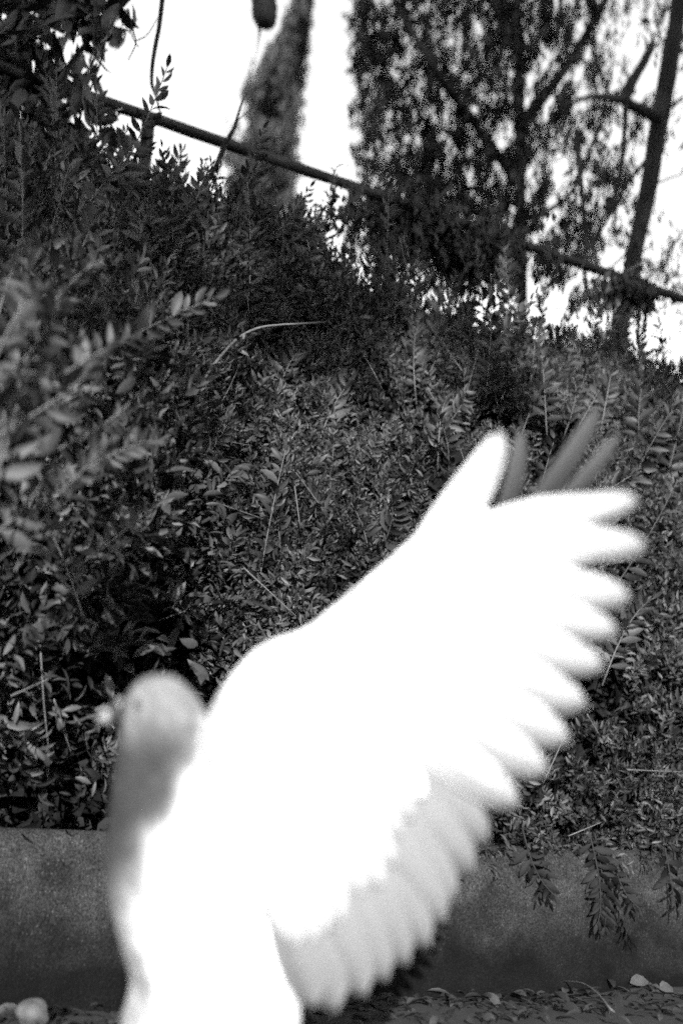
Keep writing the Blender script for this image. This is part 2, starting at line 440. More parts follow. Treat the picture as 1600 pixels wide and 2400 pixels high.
named = [(70, 770, -.06, 3, 1.1), (255, 620, .03, 1, 1), (585, 720, -.03, 3, 1), (700, 640, .02, 1, 1.1), (945, 680, -.02, 1, 1), (1110, 760, .08, 5, 1),
         (1230, 640, .02, 3, 1), (1375, 700, .1, 1, .9), (1290, 960, -.2, 0, 1), (420, 820, .25, 2, 1), (160, 690, .1, 0, 1), (820, 650, -.1, 2, 1),
         (1500, 860, .1, 0, 1), (640, 900, .3, 5, 1), (980, 900, -.25, 1, .9), (330, 560, .05, 0, 1), (460, 500, .1, 2, 1), (880, 760, .12, 0, 1),
         (1040, 1050, -.1, 5, .9), (760, 1020, .2, 0, 1), (1180, 860, -.12, 2, 1), (1420, 980, .15, 5, 1)]
for px, py, lean, k, s in named:
    q, nn = hedge_at(px, py)
    put_shoot(q - nn * .02, up * 1.0 + W * lean + nn * .25, SH[k], rng.uniform(-.6, .6), s)
for k in range(200):
    aa, t, q, nn = sample_surface(1, -.75, 1.0, .15, 1.02)
    put_shoot(q[0] - nn[0] * .03, nn[0] * .6 + up * rng.uniform(.3, 1.0) + rng.normal(0, .35, 3), SH[rng.integers(6)], rng.uniform(0, 6.28), rng.uniform(.7, 1.05))
for k in range(38):
    aa, t, q, nn = sample_surface(1, -.6, .95, .75, 1.06)
    put_shoot(q[0] - nn[0] * .02, up + rng.normal(0, .18, 3), SH[(3, 1, 5, 0)[k % 4]], rng.uniform(-.8, .8), rng.uniform(.8, 1.15))
# near shoots that lean out of the hedge at the left edge
for px, py, d_, lean, k, s in [(10, 1060, .98, .2, 2, .9), (60, 960, 1.02, .5, 0, .8), (-30, 900, .95, .1, 5, .8), (110, 1180, 1.05, .7, 2, .8), (40, 830, 1.05, -.1, 0, .8),
                               (0, 720, 1.12, .1, 5, .8), (90, 760, 1.15, .3, 2, .8), (170, 1120, 1.1, .9, 5, .8), (-20, 1120, .98, .2, 4, 1.0), (120, 980, 1.12, .6, 4, .9), (220, 1300, 1.25, .8, 2, .8),
                               (60, 1290, 1.1, .3, 2, .8), (180, 1400, 1.3, -.3, 4, .8), (30, 1000, 1.0, .9, 4, .9), (80, 1090, 1.02, -.5, 4, .9), (20, 880, 1.0, .6, 4, .9), (140, 1050, 1.08, 1.2, 2, .8), (-10, 1250, 1.05, .8, 4, .9)]:
    put_shoot(P(px, py, d_), up * .8 + W * lean - NB * rng.uniform(-.2, .7), SH[k], rng.uniform(-1.2, 1.2), s)
# sprigs hanging over the wall face
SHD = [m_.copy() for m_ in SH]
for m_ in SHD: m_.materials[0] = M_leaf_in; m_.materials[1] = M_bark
for px, py, d_, dx, k, s in [(1235, 1985, 1.63, .25, 4, .9), (1270, 1975, 1.64, .1, 2, .8), (1400, 1990, 1.64, .12, 1, .85), (1420, 2010, 1.64, .05, 0, .9), (1440, 2030, 1.65, .2, 4, .8), (1385, 1970, 1.65, .2, 1, .9),
                             (1560, 2000, 1.68, .1, 4, 1)]:
    dv = P(px, py, 1.0) - CAM; d_ = ((O0 - CAM) @ NB - .014) / (dv @ NB)          # just in front of the wall face
    o = put_shoot(P(px, py, d_), -up + W * dx - NB * .12, SHD[k], rng.uniform(-.6, .6), s)
# single leaves at the near, lower left of the hedge
leaf_me = [mesh_np('leaf', leaves_np(np.zeros((1, 3)), np.array([[1.0, 0, 0]]), np.array([[0, .12 * i, 1.0]]), .034 + .003 * i, .0125 + .001 * i)[0], LEAF_F, M_leaf) for i in range(4)]
cnt = 0
while cnt < 240:
    aa, t, q, nn = sample_surface(1, -.72, -.2, .10, .75)
    q = q[0] + nn[0] * rng.uniform(.0, .05); x, y, dd = to_px(q)
    if not (-20 < x < 620 and 800 < y < 1960): continue
    o = link('leaf', leaf_me[cnt % 4], hedge)
    dv = unit(nn[0] * .6 + rng.normal(0, .7, 3) + up * .1); zz = unit(nn[0] * .4 + up * .6 + rng.normal(0, .5, 3)); zz = unit(zz - dv * (zz @ dv)); yy = np.cross(zz, dv)
    o.matrix_local = Matrix(((dv[0], yy[0], zz[0], q[0] - HL[0]), (dv[1], yy[1], zz[1], q[1] - HL[1]), (dv[2], yy[2], zz[2], q[2] - HL[2]), (0, 0, 0, 1)))
    cnt += 1
# bare pale twigs
def twig_px(pts, r0, r1, name='bare_twig', lift=.03):
    out = []
    for px, py in pts:
        q, nn = hedge_at(px, py); dd = to_px(q)[2] - lift; out.append(P(px + rng.normal(0, 5), py + rng.normal(0, 5), dd + rng.normal(0, .008)))
    v, f = tube(smooth_path(out, max(8, 4 * len(out))), np.linspace(r0, r1, max(8, 4 * len(out))), 6)
    return link(name, mesh_py(name, np.array(v) - HL, f, M_twig), hedge)
twig_px([(470, 905), (500, 860), (545, 800), (600, 768), (660, 758), (725, 755), (800, 752), (880, 740)], .0026, .0012, 'arching_stem', .19)
for t in [[(575, 480), (583, 600), (588, 740)], [(703, 500), (704, 610), (702, 700)], [(640, 440), (705, 540)], [(258, 500), (255, 640), (235, 700)], [(265, 560), (320, 740)],
          [(800, 760), (850, 850), (880, 920)], [(1125, 800), (1085, 920)], [(1100, 720), (1080, 800)], [(490, 990), (530, 920), (560, 860)], [(470, 1020), (590, 1045)],
          [(500, 1170), (640, 1215)], [(570, 1330), (690, 1440)], [(1190, 790), (1195, 860), (1185, 930)], [(1240, 780), (1370, 740)], [(1330, 660), (1420, 570)], [(1290, 720), (1400, 725), (1450, 700)],
          [(1180, 610), (1200, 690)], [(1450, 740), (1410, 800)], [(95, 1530), (110, 1650), (118, 1750)], [(20, 1630), (120, 1600)], [(130, 1640), (155, 1740)], [(150, 1690), (165, 1760)],
          [(1470, 1806), (1600, 1812)], [(1330, 1950), (1410, 1935)], [(1380, 1670), (1400, 1720)], [(900, 1230), (930, 1160)], [(1000, 900), (1060, 1010), (1090, 1080)], [(940, 560), (960, 660)],
          [(1560, 760), (1500, 820)], [(850, 600), (900, 700)], [(1270, 1830), (1330, 1720)], [(690, 1150), (700, 1230)], [(1020, 760), (1090, 870)], [(1460, 640), (1540, 600)]]:
    twig_px(t, .0011, .0006, lift=rng.uniform(.05, .10))

# ------------------------------------------------------------------ handrail behind the hedge
rp = lambda x: P(x, 190 + (x - 100) * .340, 2.35 + .55 * (x - 100) / 1030)
A0, A1 = rp(-700.), rp(100.); 
railp = np.array([rp(float(x)) for x in (100, 1130)])
dirr = railp[1] - railp[0]
rail_ends = railp[0] - dirr * 1.6, railp[0] + dirr * 3.2
rail = thing('handrail', 'dark metal handrail running along behind the hedge top', 'railing', (rail_ends[0][0], rail_ends[0][1], .19))
RL = np.array(rail.location)
pts = [rail_ends[0] + (rail_ends[1] - rail_ends[0]) * t for t in np.linspace(0, 1, 90)]
v, f = tube(pts, .0128, 14, .25); link('rail', mesh_py('rail', np.array(v) - RL, f, M_rail), rail)
for k in (-1.6, -.7, .205, 1.95, 2.8):
    q = railp[0] + dirr * k
    v, f = tube([(q[0], q[1], .17), (q[0], q[1], .9), (q[0], q[1], q[2] - .012)], .014, 10); link('post', mesh_py('post', np.array(v) - RL, f, M_rail), rail)

# ------------------------------------------------------------------ trees and shrubs behind
def limb(ctrl, d, r, n=16, wob=.12, dd=None):
    pts = [P(x, y, (d if dd is None else dd[i])) for i, (x, y) in enumerate(ctrl)]
    return tube(smooth_path(pts, n), np.interp(np.linspace(0, 1, n), np.linspace(0, 1, len(r)), r), 9, wob)

def strands(cent, n_per, spread, L, nl, leaf, wid, lean):
    """hanging leafy strands clustered round centres"""
    n = len(cent) * n_per
    p = np.repeat(cent, n_per, 0) + rng.normal(0, 1, (n, 3)) * spread
    dn = unit(np.array([lean, 0, -1.0]) + rng.normal(0, .16, (n, 3)))
    s = (np.arange(nl) + .5) / nl; LL = rng.uniform(.6, 1.2, n) * L
    pos = p[:, None] + dn[:, None] * (LL[:, None] * s)[..., None] + rng.normal(0, .012, (n, nl, 3))
    ld = dn[:, None] * 1.0 + rng.normal(0, .38, (n, nl, 3))
    ln = rng.uniform(.7, 1.25, (n, nl)) * leaf
    return pos.reshape(-1, 3), ld.reshape(-1, 3), rng.normal(size=(n * nl, 3)), ln.ravel(), (ln * wid).ravel()

# weeping tree
base_w = P(1225, 700, 6.6); base_w[2] = .18
wtree = thing('weeping_tree', 'large dark tree with drooping leafy strands behind the hedge', 'tree', tuple(base_w)); WL = base_w
p_top = P(1205, -900, 6.7)
ctrl = [base_w, (base_w * .7 + p_top * .3), P(1215, 150, 6.6), P(1203, -300, 6.65), p_top]
v, f = tube(smooth_path(ctrl, 24), np.linspace(.036, .025, 24), 10, .15); link('trunk', mesh_py('trunk', np.array(v) - WL, f, M_bark), wtree)
for c, r in [([(1210, 420), (1120, 300), (1000, 130), (880, -80)], (.035, .012)), ([(1212, 300), (1330, 150), (1450, -60), (1560, -300)], (.035, .012)), ([(1205, 100), (1080, -150), (900, -400)], (.035, .012)),
             ([(1215, 520), (1330, 460), (1400, 300), (1440, 120)], (.02, .006)), ([(1210, 480), (1100, 440), (960, 420), (840, 470)], (.02, .006))]:
    v, f = limb(c, 6.15, r, dd=[6.15 + rng.uniform(-.3, .3) * i for i in range(len(c))]); link('branch', mesh_py('branch', np.array(v) - WL, f, M_bark), wtree)
def blob_density(x, y, blobs):
    r = np.zeros_like(x)
    for bx, by, sx, sy, w in blobs: r += w * np.exp(-((x - bx) / sx) ** 2 - ((y - by) / sy) ** 2)
    return r
BL = [(1080, 120, 260, 300, 1.2), (1180, 420, 230, 200, 1.05), (920, 330, 150, 190, .9), (900, 60, 110, 170, .7), (1320, 120, 130, 220, .95), (1420, 330, 90, 150, .75), (1380, 520, 130, 120, .6),
      (980, 520, 190, 80, 1.0), (1240, 600, 130, 70, .8), (1120, -350, 500, 380, 1.0), (1560, 560, 70, 70, .4), (1600, -250, 260, 260, .6), (1750, 250, 130, 300, .6), (1750, 600, 200, 150, .5)]
HO = [(1470, 60, 75, 90, .9), (1320, 375, 42, 62, 1.0), (1450, 560, 60, 110, .6), (960, 120, 70, 40, .5), (770, 200, 60, 400, 1.5), (1210, 300, 25, 60, .4), (1590, 400, 60, 200, .8), (850, 260, 40, 60, .5)]
cx = rng.uniform(720, 2100, 16000); cy = rng.uniform(-900, 690, 16000)
den = blob_density(cx, cy, BL) - blob_density(cx, cy, HO)
cd_ = rng.normal(6.2, .10, 16000)
q_ = P(cx, cy, cd_); sk = (q_ + q_[:, 2:3] * np.array([-.16, 0, 0])) * np.array([1, .1, .42]); fine_n = .5 * Noise3(31, 12.0, 14)(sk) + 1.0 * Noise3(32, 56.0, 18)(sk)
ok = (rng.uniform(0, 1.0, 16000) < den * .8) & (fine_n > .98 - 1.30 * np.clip(den, 0, .88))
cent = P(cx[ok], cy[ok], cd_[ok])
arr = strands(cent, 3, np.array([.011, .05, .018]), .075, 5, .042, .44, -.16)
v, f = leaves_np(*arr, tv=SIMPLE_V, tf=SIMPLE_F)
link('crown', mesh_np('crown', v - WL, f, M_tree_leaf), wtree, 'stuff')

# slender leaning tree at the right edge
bs_ = P(1440, 820, 4.2); bs_[2] = .18; bs_[0] -= .12
stree = thing('leaning_tree', 'slender dark leaning trunk with broken side branch near right edge', 'tree', tuple(bs_)); SL = bs_
ctrl = [bs_] + [P(x, y, 4.2) for x, y in ((1450, 800), (1470, 690), (1492, 560), (1522, 420), (1550, 250), (1575, 110), (1592, 0), (1620, -250), (1640, -600))]
v, f = tube(smooth_path(ctrl, 34), np.interp(np.linspace(0, 1, 34), (0, .3, .6, 1), (.034, .032, .034, .025)), 10, .16)
link('trunk', mesh_py('trunk', np.array(v) - SL, f, M_bark), stree)
v, f = limb([(1545, 275), (1500, 255), (1465, 235), (1478, 195), (1505, 150), (1530, 100)], 4.15, (.026, .022, .022, .017, .015), 18); link('broken_branch', mesh_py('broken_branch', np.array(v) - SL, f, M_bark), stree)
for c, r in [([(1465, 240), (1462, 320), (1445, 440), (1400, 540), (1365, 610)], (.011, .004)), ([(1518, 370), (1470, 430), (1420, 520), (1370, 600)], (.009, .004)), ([(1350, 300), (1360, 420), (1370, 520), (1375, 610)], (.012, .006)),
             ([(1470, 235), (1400, 225), (1330, 240)], (.02, .006)), ([(1490, 560), (1450, 610), (1400, 640)], (.006, .003)), ([(1520, 440), (1560, 420), (1620, 400)], (.005, .003))]:
    v, f = limb(c, 4.1, r); link('branch', mesh_py('branch', np.array(v) - SL, f, M_bark), stree)
cx = rng.uniform(1280, 1800, 700); cy = rng.uniform(-700, 720, 700)
ok = rng.uniform(0, 1, 700) < blob_density(cx, cy, [(1400, 330, 60, 140, .5), (1450, -250, 250, 180, .9), (1540, 600, 60, 60, .7), (1580, 655, 70, 18, 1), (1390, 600, 60, 60, .6), (1700, 200, 80, 500, .5), (1440, 420, 30, 60, .3)])
cent = P(cx[ok], cy[ok], rng.uniform(3.8, 4.6, ok.sum()))
arr = strands(cent, 2, np.array([.04, .06, .05]), .12, 6, .055, .24, -.2)
v, f = leaves_np(*arr, tv=SIMPLE_V, tf=SIMPLE_F); link('crown', mesh_np('crown', v - SL, f, M_tree_leaf), stree, 'stuff')

# unseen broad tree added behind the camera, crown shaped to shade the upper view
bt_ = np.array([-2.6, -7.5, 0.0])
otree = thing('added_shade_tree', 'unseen broad tree added behind the viewer to shade the upper view', 'tree', tuple(bt_))
v, f = tube(smooth_path([bt_ + [0, 0, -.05], bt_ + [.1, 0, 1.4], bt_ + [.3, .1, 3.0], bt_ + [.8, .2, 5.0]], 14), np.linspace(.22, .10, 14), 12, .1); link('trunk', mesh_py('trunk', np.array(v) - bt_, f, M_bark), otree)
for e in ((-2.5, 0, 4.6), (2.6, .3, 4.8), (4.4, .2, 5.4), (-.6, -1.6, 5.2), (1.2, 1.2, 5.8)):
    v, f = tube(smooth_path([bt_ + [.25, .1, 2.7], bt_ + np.array(e) * [.5, .5, .75], bt_ + np.array(e)], 10), np.linspace(.09, .03, 10), 8, .1); link('branch', mesh_py('branch', np.array(v) - bt_, f, M_bark), otree)
cn_ = 16000
q = np.stack([rng.uniform(-5.5, 5.5, cn_), rng.normal(0, 1.2, cn_), rng.uniform(2.6, 8.0, cn_)], 1)
low_ = 3.37 + .40 * np.tanh((q[:, 0] - .55) * 2) + .14 * Noise3(71, 1.6)(q)
ok = (q[:, 2] > low_) & ((q[:, 0] / 5.5) ** 2 + ((q[:, 2] - 5) / 3.2) ** 2 < 1)
q = q[ok] + bt_ + [2.0, 0, 0]
v, f = leaves_np(q, randvec(len(q)), randvec(len(q)), rng.uniform(.22, .36, len(q)), rng.uniform(.14, .22, len(q)), SIMPLE_V, SIMPLE_F)
link('crown', mesh_np('crown', v - bt_, f, M_tree_leaf), otree, 'stuff')

# dark bush that has grown up round the rail
bb_ = rp(960.); bb_ = np.array([bb_[0], bb_[1] + .1, .18])
bush = thing('rail_bush', 'dark ragged bush grown up round the handrail in front of the drooping tree', 'bush', tuple(bb_))
for e in (-.22, -.05, .1, .25):
    v, f = tube(smooth_path([bb_, bb_ + [e * .5, 0, .9], bb_ + [e, -.05, 1.55]], 10), np.linspace(.012, .004, 10), 6, .1); link('stem', mesh_py('stem', np.array(v) - bb_, f, M_bark), bush)
x = rng.uniform(790, 1400, 1000); y = 190 + (x - 100) * .340 + 15 + rng.normal(0, 1, 1000) * np.interp(x, (790, 900, 1050, 1300, 1560), (12, 34, 42, 30, 12)) 
d_ = 2.35 + .55 * (x - 100) / 1030 + rng.normal(.03, .07, 1000)
x2 = rng.uniform(1040, 1520, 420); y2 = 190 + (x2 - 100) * .340 + rng.normal(0, 13, 420); d2 = 2.35 + .55 * (x2 - 100) / 1030 + rng.normal(-.01, .03, 420)
cent = P(x, y, d_); cent = cent[Noise3(81, 30.0)(cent) > .35 + (x - 790) / 1100]
c2 = P(x2, y2, d2); cent = np.vstack([cent, c2[Noise3(82, 22.0)(c2) > .75]])
arr = strands(cent, 2, np.array([.012, .02, .012]), .06, 5, .034, .42, -.1)
v, f = leaves_np(*arr, tv=SIMPLE_V, tf=SIMPLE_F); link('foliage', mesh_np('foliage', v - bb_, f, M_tree_leaf), bush, 'stuff')

# far narrow conifer
bc = P(640, 700, 11.5); bc[2] = .18
ctree = thing('conifer_tree', 'narrow grey conifer far beyond the rail against white sky', 'tree', tuple(bc)); CL = bc
v, f = tube(smooth_path([bc, P(630, 400, 11.5), P(665, 150, 11.5), P(712, -60, 11.5)], 14), np.linspace(.1, .015, 14), 8, .1); link('trunk', mesh_py('trunk', np.array(v) - CL, f, M_bark), ctree)
n = 5200; y = rng.uniform(-120, 900, n)
lo = np.interp(y, (-120, 0, 60, 130, 200, 300, 370, 460, 900), (716, 706, 684, 636, 602, 574, 562, 555, 520)) + (22 * np.sin(y * .085) + 14 * np.sin(y * .19 + 1)) * np.clip(y / 200, .15, 1); hi = np.interp(y, (-120, 0, 50, 230, 380, 460, 900), (722, 716, 712, 694, 676, 690, 760)) + (12 * np.sin(y * .11 + 2) + 9 * np.sin(y * .23)) * np.clip(y / 200, .15, 1)
x = lo + (hi - lo) * rng.uniform(0, 1, n)
cent = P(x, y, 11.5 + rng.normal(0, .25, n)); cn = Noise3(41, 16.0)(cent * np.array([1, .2, 1])); cent = cent[cn > -.15]
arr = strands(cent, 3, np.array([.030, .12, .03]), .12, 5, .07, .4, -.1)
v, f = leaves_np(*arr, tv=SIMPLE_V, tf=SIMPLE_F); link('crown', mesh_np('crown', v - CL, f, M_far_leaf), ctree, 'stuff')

# broad leaved shrub rising behind the hedge at the upper left
bl = P(60, 700, 2.35); bl[2] = .18
shrub = thing('laurel_shrub', 'tall dark broad leaved shrub over the hedge in the upper left corner', 'shrub', tuple(bl)); BLc = bl
for c, r in [([(60, 700), (50, 400), (70, 200), (40, -100)], (.012, .006)), ([(190, 330), (188, 270), (210, 215), (240, 130), (252, 60)], (.003, .0016)), ([(60, 400), (140, 190), (230, 60), (290, -80)], (.008, .003)), ([(50, 400), (20, 150), (-60, -50)], (.008, .003)),
             ([(250, 60), (300, 70), (312, 90), (325, 110)], (.0016, .001)), ([(300, 20), (308, 60), (318, 100), (300, 140)], (.0022, .001)), ([(318, 95), (345, 80), (370, 40)], (.0014, .0008))]:
    v, f = limb(c, 2.35, r, 14); link('stem', mesh_py('stem', np.array(v) - BLc, f, M_bark), shrub)
def laurel_leaves(n, blobs, x0, x1, y0, y1, d0, d1):
    P_ = []
    while len(P_) < n:
        x = rng.uniform(x0, x1); y = rng.uniform(y0, y1)
        if rng.uniform() < blob_density(a(x), a(y), blobs): P_.append(P(x, y, rng.uniform(d0, d1)))
    return np.array(P_)
LB = [(20, 60, 110, 130, 1), (180, 10, 75, 45, .8), (250, 30, 40, 40, .7), (60, 200, 120, 60, .9), (190, 120, 25, 40, .35), (150, 200, 60, 30, .5), (20, 330, 200, 70, .9), (260, 30, 30, 60, .5), (100, -250, 300, 200, 1)]
lp = laurel_leaves(280, LB, -60, 340, -40, 380, 2.2, 2.55)
lm = [mesh_np('leaf', leaves_np(np.zeros((1, 3)), np.array([[1.0, 0, 0]]), np.array([[0, .1 * i, 1.0]]), .062 + .006 * i, .024 + .002 * i)[0], LEAF_F, M_laurel) for i in range(3)]
for i, q in enumerate(lp):
    dv = unit(rng.normal(0, .6, 3) + np.array([-.25, -.1, -.75])); zz = unit(rng.normal(0, 1, 3)); zz = unit(zz - dv * (zz @ dv)); yy = np.cross(zz, dv)
    o = link('leaf', lm[i % 3], shrub)
    o.matrix_local = Matrix(((dv[0], yy[0], zz[0], q[0] - BLc[0]), (dv[1], yy[1], zz[1], q[1] - BLc[1]), (dv[2], yy[2], zz[2], q[2] - BLc[2]), (0, 0, 0, 1)))
lp = laurel_leaves(1500, LB, -700, 300, -700, 420, 2.3, 2.9)
v, f = leaves_np(lp, unit(rng.normal(0, .6, lp.shape) + np.array([-.25, 0, -.8])), randvec(len(lp)), rng.uniform(.05, .075, len(lp)), rng.uniform(.018, .028, len(lp)))
link('foliage', mesh_np('foliage', v - BLc, f, M_laurel), shrub, 'stuff')

# hanging vine, sapling twig, blunt bough
v, f = limb([(400, -300), (392, -120), (380, 0), (373, 60), (360, 130), (355, 190), (366, 225), (372, 250), (380, 282)], 2.5, (.006, .0052, .005, .0045, .0035, .002, .002), 26)
tag(link('hanging_vine', mesh_py('hanging_vine', v, f, M_bark)), 'thin dark crooked vine hanging down on to the handrail', 'vine')
sap = thing('sapling', 'thin bare sapling twig crossing the handrail beside the conifer', 'sapling', tuple(P(440, 480, 2.45)))
S0 = np.array(sap.location)
for c, r in [([(440, 480), (500, 400), (525, 342), (548, 300), (560, 260), (570, 228)], (.006, .006, .0055, .003, .0015)), ([(553, 285), (575, 265), (590, 252)], (.0015, .0008)), ([(418, 400), (424, 370), (420, 335)], (.003, .0015))]:
    v, f = limb(c, 2.45, r, 16); link('stem', mesh_py('stem', np.array(v) - S0, f, M_bark), sap)
BD = 4.6
v, f = limb([(624, -500), (622, -200), (620, -60), (619, -10), (620, 20), (620, 45), (616, 60), (614, 66)], BD, (.03, .036, .048, .052, .053, .050, .036, .012), 30, .12)
bough = thing('cut_bough', 'dark blunt bough stub hanging into the top of the picture', 'branch', tuple(P(620, 66, BD)))
B0 = np.array(bough.location)
link('stub', mesh_py('stub', np.array(v) - B0, f, M_bark), bough)
v, f = limb([(606, 50), (608, 75), (603, 110), (597, 145)], BD, (.010, .005, .002, .001), 10); link('twig', mesh_py('twig', np.array(v) - B0, f, M_bark), bough)

# ------------------------------------------------------------------ litter on the ground
n = 1500
aa = rng.uniform(-1.6, 1.8, n); bb = -np.abs(rng.normal(0, .16, n)) - .01
pos = wp(aa, bb, rng.uniform(.002, .010, n))
v, f = leaves_np(pos, unit(rng.normal(0, 1, (n, 3)) * np.array([1, 1, .15])), unit(rng.normal(0, .35, (n, 3)) + up), rng.uniform(.012, .035, n), rng.uniform(.006, .015, n))
o = link('leaf_litter', mesh_np('leaf_litter', v, f, M_litter), kind='stuff'); tag(o, 'dark fallen leaves scattered along the foot of the wall', 'leaf litter')
def ground_hit(px, py, z=.006):
    dv = P(px, py, 1.0) - CAM; return CAM + dv * ((z - CAM[2]) / dv[2])
q = ground_hit(72, 2400)
bm = bmesh.new(); bmesh.ops.create_icosphere(bm, subdivisions=3, radius=.0195)
sn = Noise3(51, 190.0)
for vv in bm.verts:
    vv.co = Vector((vv.co.x * .95 + vv.co.z * .25, vv.co.y * .8, vv.co.z * .7 - vv.co.x * .3)) * (1 + .13 * float(sn(np.array(vv.co))))
me = bpy.data.meshes.new('pale_stone'); bm.to_mesh(me); bm.free(); me.materials.append(M_stone)
for p_ in me.polygons: p_.use_smooth = True
o = link('pale_stone', me); o.location = tuple(q + np.array([0, 0, .012])); tag(o, 'small pale rounded stone on dark ground at the lower left', 'stone')
def fallen(px, py, L, w, yaw, label):
    q = ground_hit(px, py, .012)
    dv = np.array([[math.cos(yaw), math.sin(yaw), .25]])
    v, f = leaves_np(np.zeros((1, 3)), dv, np.array([[0.1, -.8, .8]]), L, w)
    o = link('fallen_leaf', mesh_np('fallen_leaf', v, f, M_pale)); o.location = tuple(q); tag(o, label, 'leaf', 'pale fallen leaves by the wall')
fallen(1475, 2305, .034, .024, .1, 'pale dead leaf by the wall foot, the left one of two')
fallen(1545, 2320, .026, .024, .3, 'pale dead leaf by the wall foot, nearest the right edge')
tp = [ground_hit(x, y, .004 + h) for x, y, h in ((1315, 2300, .01), (1365, 2306, .02), (1400, 2330, .016), (1425, 2360, .008), (1440, 2375, .0))]
v, f = tube(smooth_path(tp, 18), np.linspace(.0012, .0016, 18), 6); tag(link('dry_twig', mesh_py('dry_twig', v, f, M_twig)), 'thin curved dry twig lying on ground at the wall foot', 'twig')

# ------------------------------------------------------------------ pigeon
M_body = attr_mat('body_plumage', .8, .30, 130)
M_feather = attr_mat('flight_feather', .7, .05, 60, translucent=.15)
M_eye = mat('eye_iris', .05, .1, .1, 0, 80)
M_leg = mat('leg_skin', .2, .6, .2, 0, 150)
DB = .72
root = P(500, 2600, DB); root[2] = 0.004
pig = thing('pigeon', 'pale pigeon with raised wings standing close in front of the hedge', 'bird', tuple(root)); PL = root
def loft(rings, n=28):
    """rings: centre, half-width vector, half-depth vector"""
    V = []
    for c, hx, hy in rings:
        for j in range(n):
            t = 2 * math.pi * j / n; V.append(c + math.cos(t) * hx + math.sin(t) * hy)
    Fc = [(i * n + j, i * n + (j + 1) % n, (i + 1) * n + (j + 1) % n, (i + 1) * n + j) for i in range(len(rings) - 1) for j in range(n)]
    Fc += [tuple(range(n - 1, -1, -1)), tuple((len(rings) - 1) * n + j for j in range(n))]
    return V, Fc
k = DB / F
body = [(1584, 352, 398, .006), (1592, 330, 420, .010), (1612, 308, 442, .014), (1640, 292, 465, .0165), (1680, 284, 486, .0175), (1720, 280, 500, .018), (1800, 268, 530, .021), (1900, 254, 585, .030), (2000, 247, 640, .038),
        (2100, 256, 680, .043), (2200, 282, 700, .045), (2280, 306, 706, .044), (2330, 300, 708, .043), (2400, 282, 705, .041), (2480, 300, 690, .037), (2560, 350, 660, .030), (2620, 420, 610, .018), (2640, 470, 560, .008)]
bs = smooth_path(np.array(body, float), 60)
rings = [(P((x0 + x1) / 2, y, DB), _r * (x1 - x0) / 2 * k, _f * h) for y, x0, x1, h in bs]
pieces = [loft(rings)]
# shoulder, arm and hand of the near wing, far wing
def arm(path, dshift=0.0):
    c = smooth_path(np.array(path, float), 40); R = []
    for i, (x, y, d, hw, th) in enumerate(c):
        t = c[min(i + 1, 39), :2] - c[max(i - 1, 0), :2]; t = t / np.linalg.norm(t)
        nx, ny = -t[1], t[0]
        R.append((P(x, y, d), (_r * nx - _u * ny) * hw * d / F, _f * th))
    return loft(R, 16)
near_arm = [(520, 1790, .700, 70, .020), (595, 1710, .684, 122, .016), (690, 1640, .674, 148, .011), (790, 1560, .668, 118, .008), (892, 1432, .664, 78, .0065), (990, 1336, .662, 70, .006), (1072, 1244, .664, 60, .005), (1122, 1184, .667, 44, .0035)]
far_arm = [(560, 1760, .745, 60, .016), (640, 1680, .765, 70, .010), (760, 1580, .785, 70, .007), (880, 1490, .795, 60, .006), (980, 1400, .80, 45, .005), (1060, 1320, .80, 25, .003)]
pieces += [arm(near_arm), arm(far_arm)]
# thighs, legs, toes
for dx, dz in ((-70, -.018), (60, .018)):
    hip = P(470 + dx, 2540, DB + dz); ankle = P(480 + dx, 2680, DB + dz); ankle[2] = .035; foot = ankle.copy(); foot[2] = .008; foot[0] -= .004
    pieces.append(tube(smooth_path([hip, (hip + ankle) / 2 + [.008, 0, 0], ankle, foot], 16), np.interp(np.linspace(0, 1, 16), (0, .3, .6, 1), (.014, .009, .0036, .0034)), 10))
    for ang in (math.pi - .5, math.pi, math.pi + .5, .1):
        L_ = .026 if abs(ang) > 1 else .015
        e = foot + np.array([math.cos(ang) * L_, math.sin(ang) * L_, -.004]); pieces.append(tube([foot + [0, 0, -.001], (foot + e) / 2 + [0, 0, .001], e], (.0034, .003, .0018), 8))
V, Fc = join(pieces)
me = mesh_py('body', np.array(V) - PL, Fc, M_body)
ob = link('body', me, pig)
bpy.context.view_layer.update()
rm = ob.modifiers.new('r', 'REMESH'); rm.mode = 'VOXEL'; rm.voxel_size = .0021; rm.use_smooth_shade = True
smm = ob.modifiers.new('s', 'SMOOTH'); smm.factor = .5; smm.iterations = 4
dg = bpy.context.evaluated_depsgraph_get()
new = bpy.data.meshes.new_from_object(ob.evaluated_get(dg)); ob.modifiers.clear(); ob.data = new; new.name = 'body'
if not new.materials: new.materials.append(M_body)
for p_ in new.polygons: p_.use_smooth = True
co = np.zeros(len(new.vertices) * 3, np.float32); new.vertices.foreach_get('co', co); co = co.reshape(-1, 3) + PL
X, Y, D = to_px(co)
pn = Noise3(61, 150.0)(co) * 16 + Noise3(62, 60.0)(co) * 22
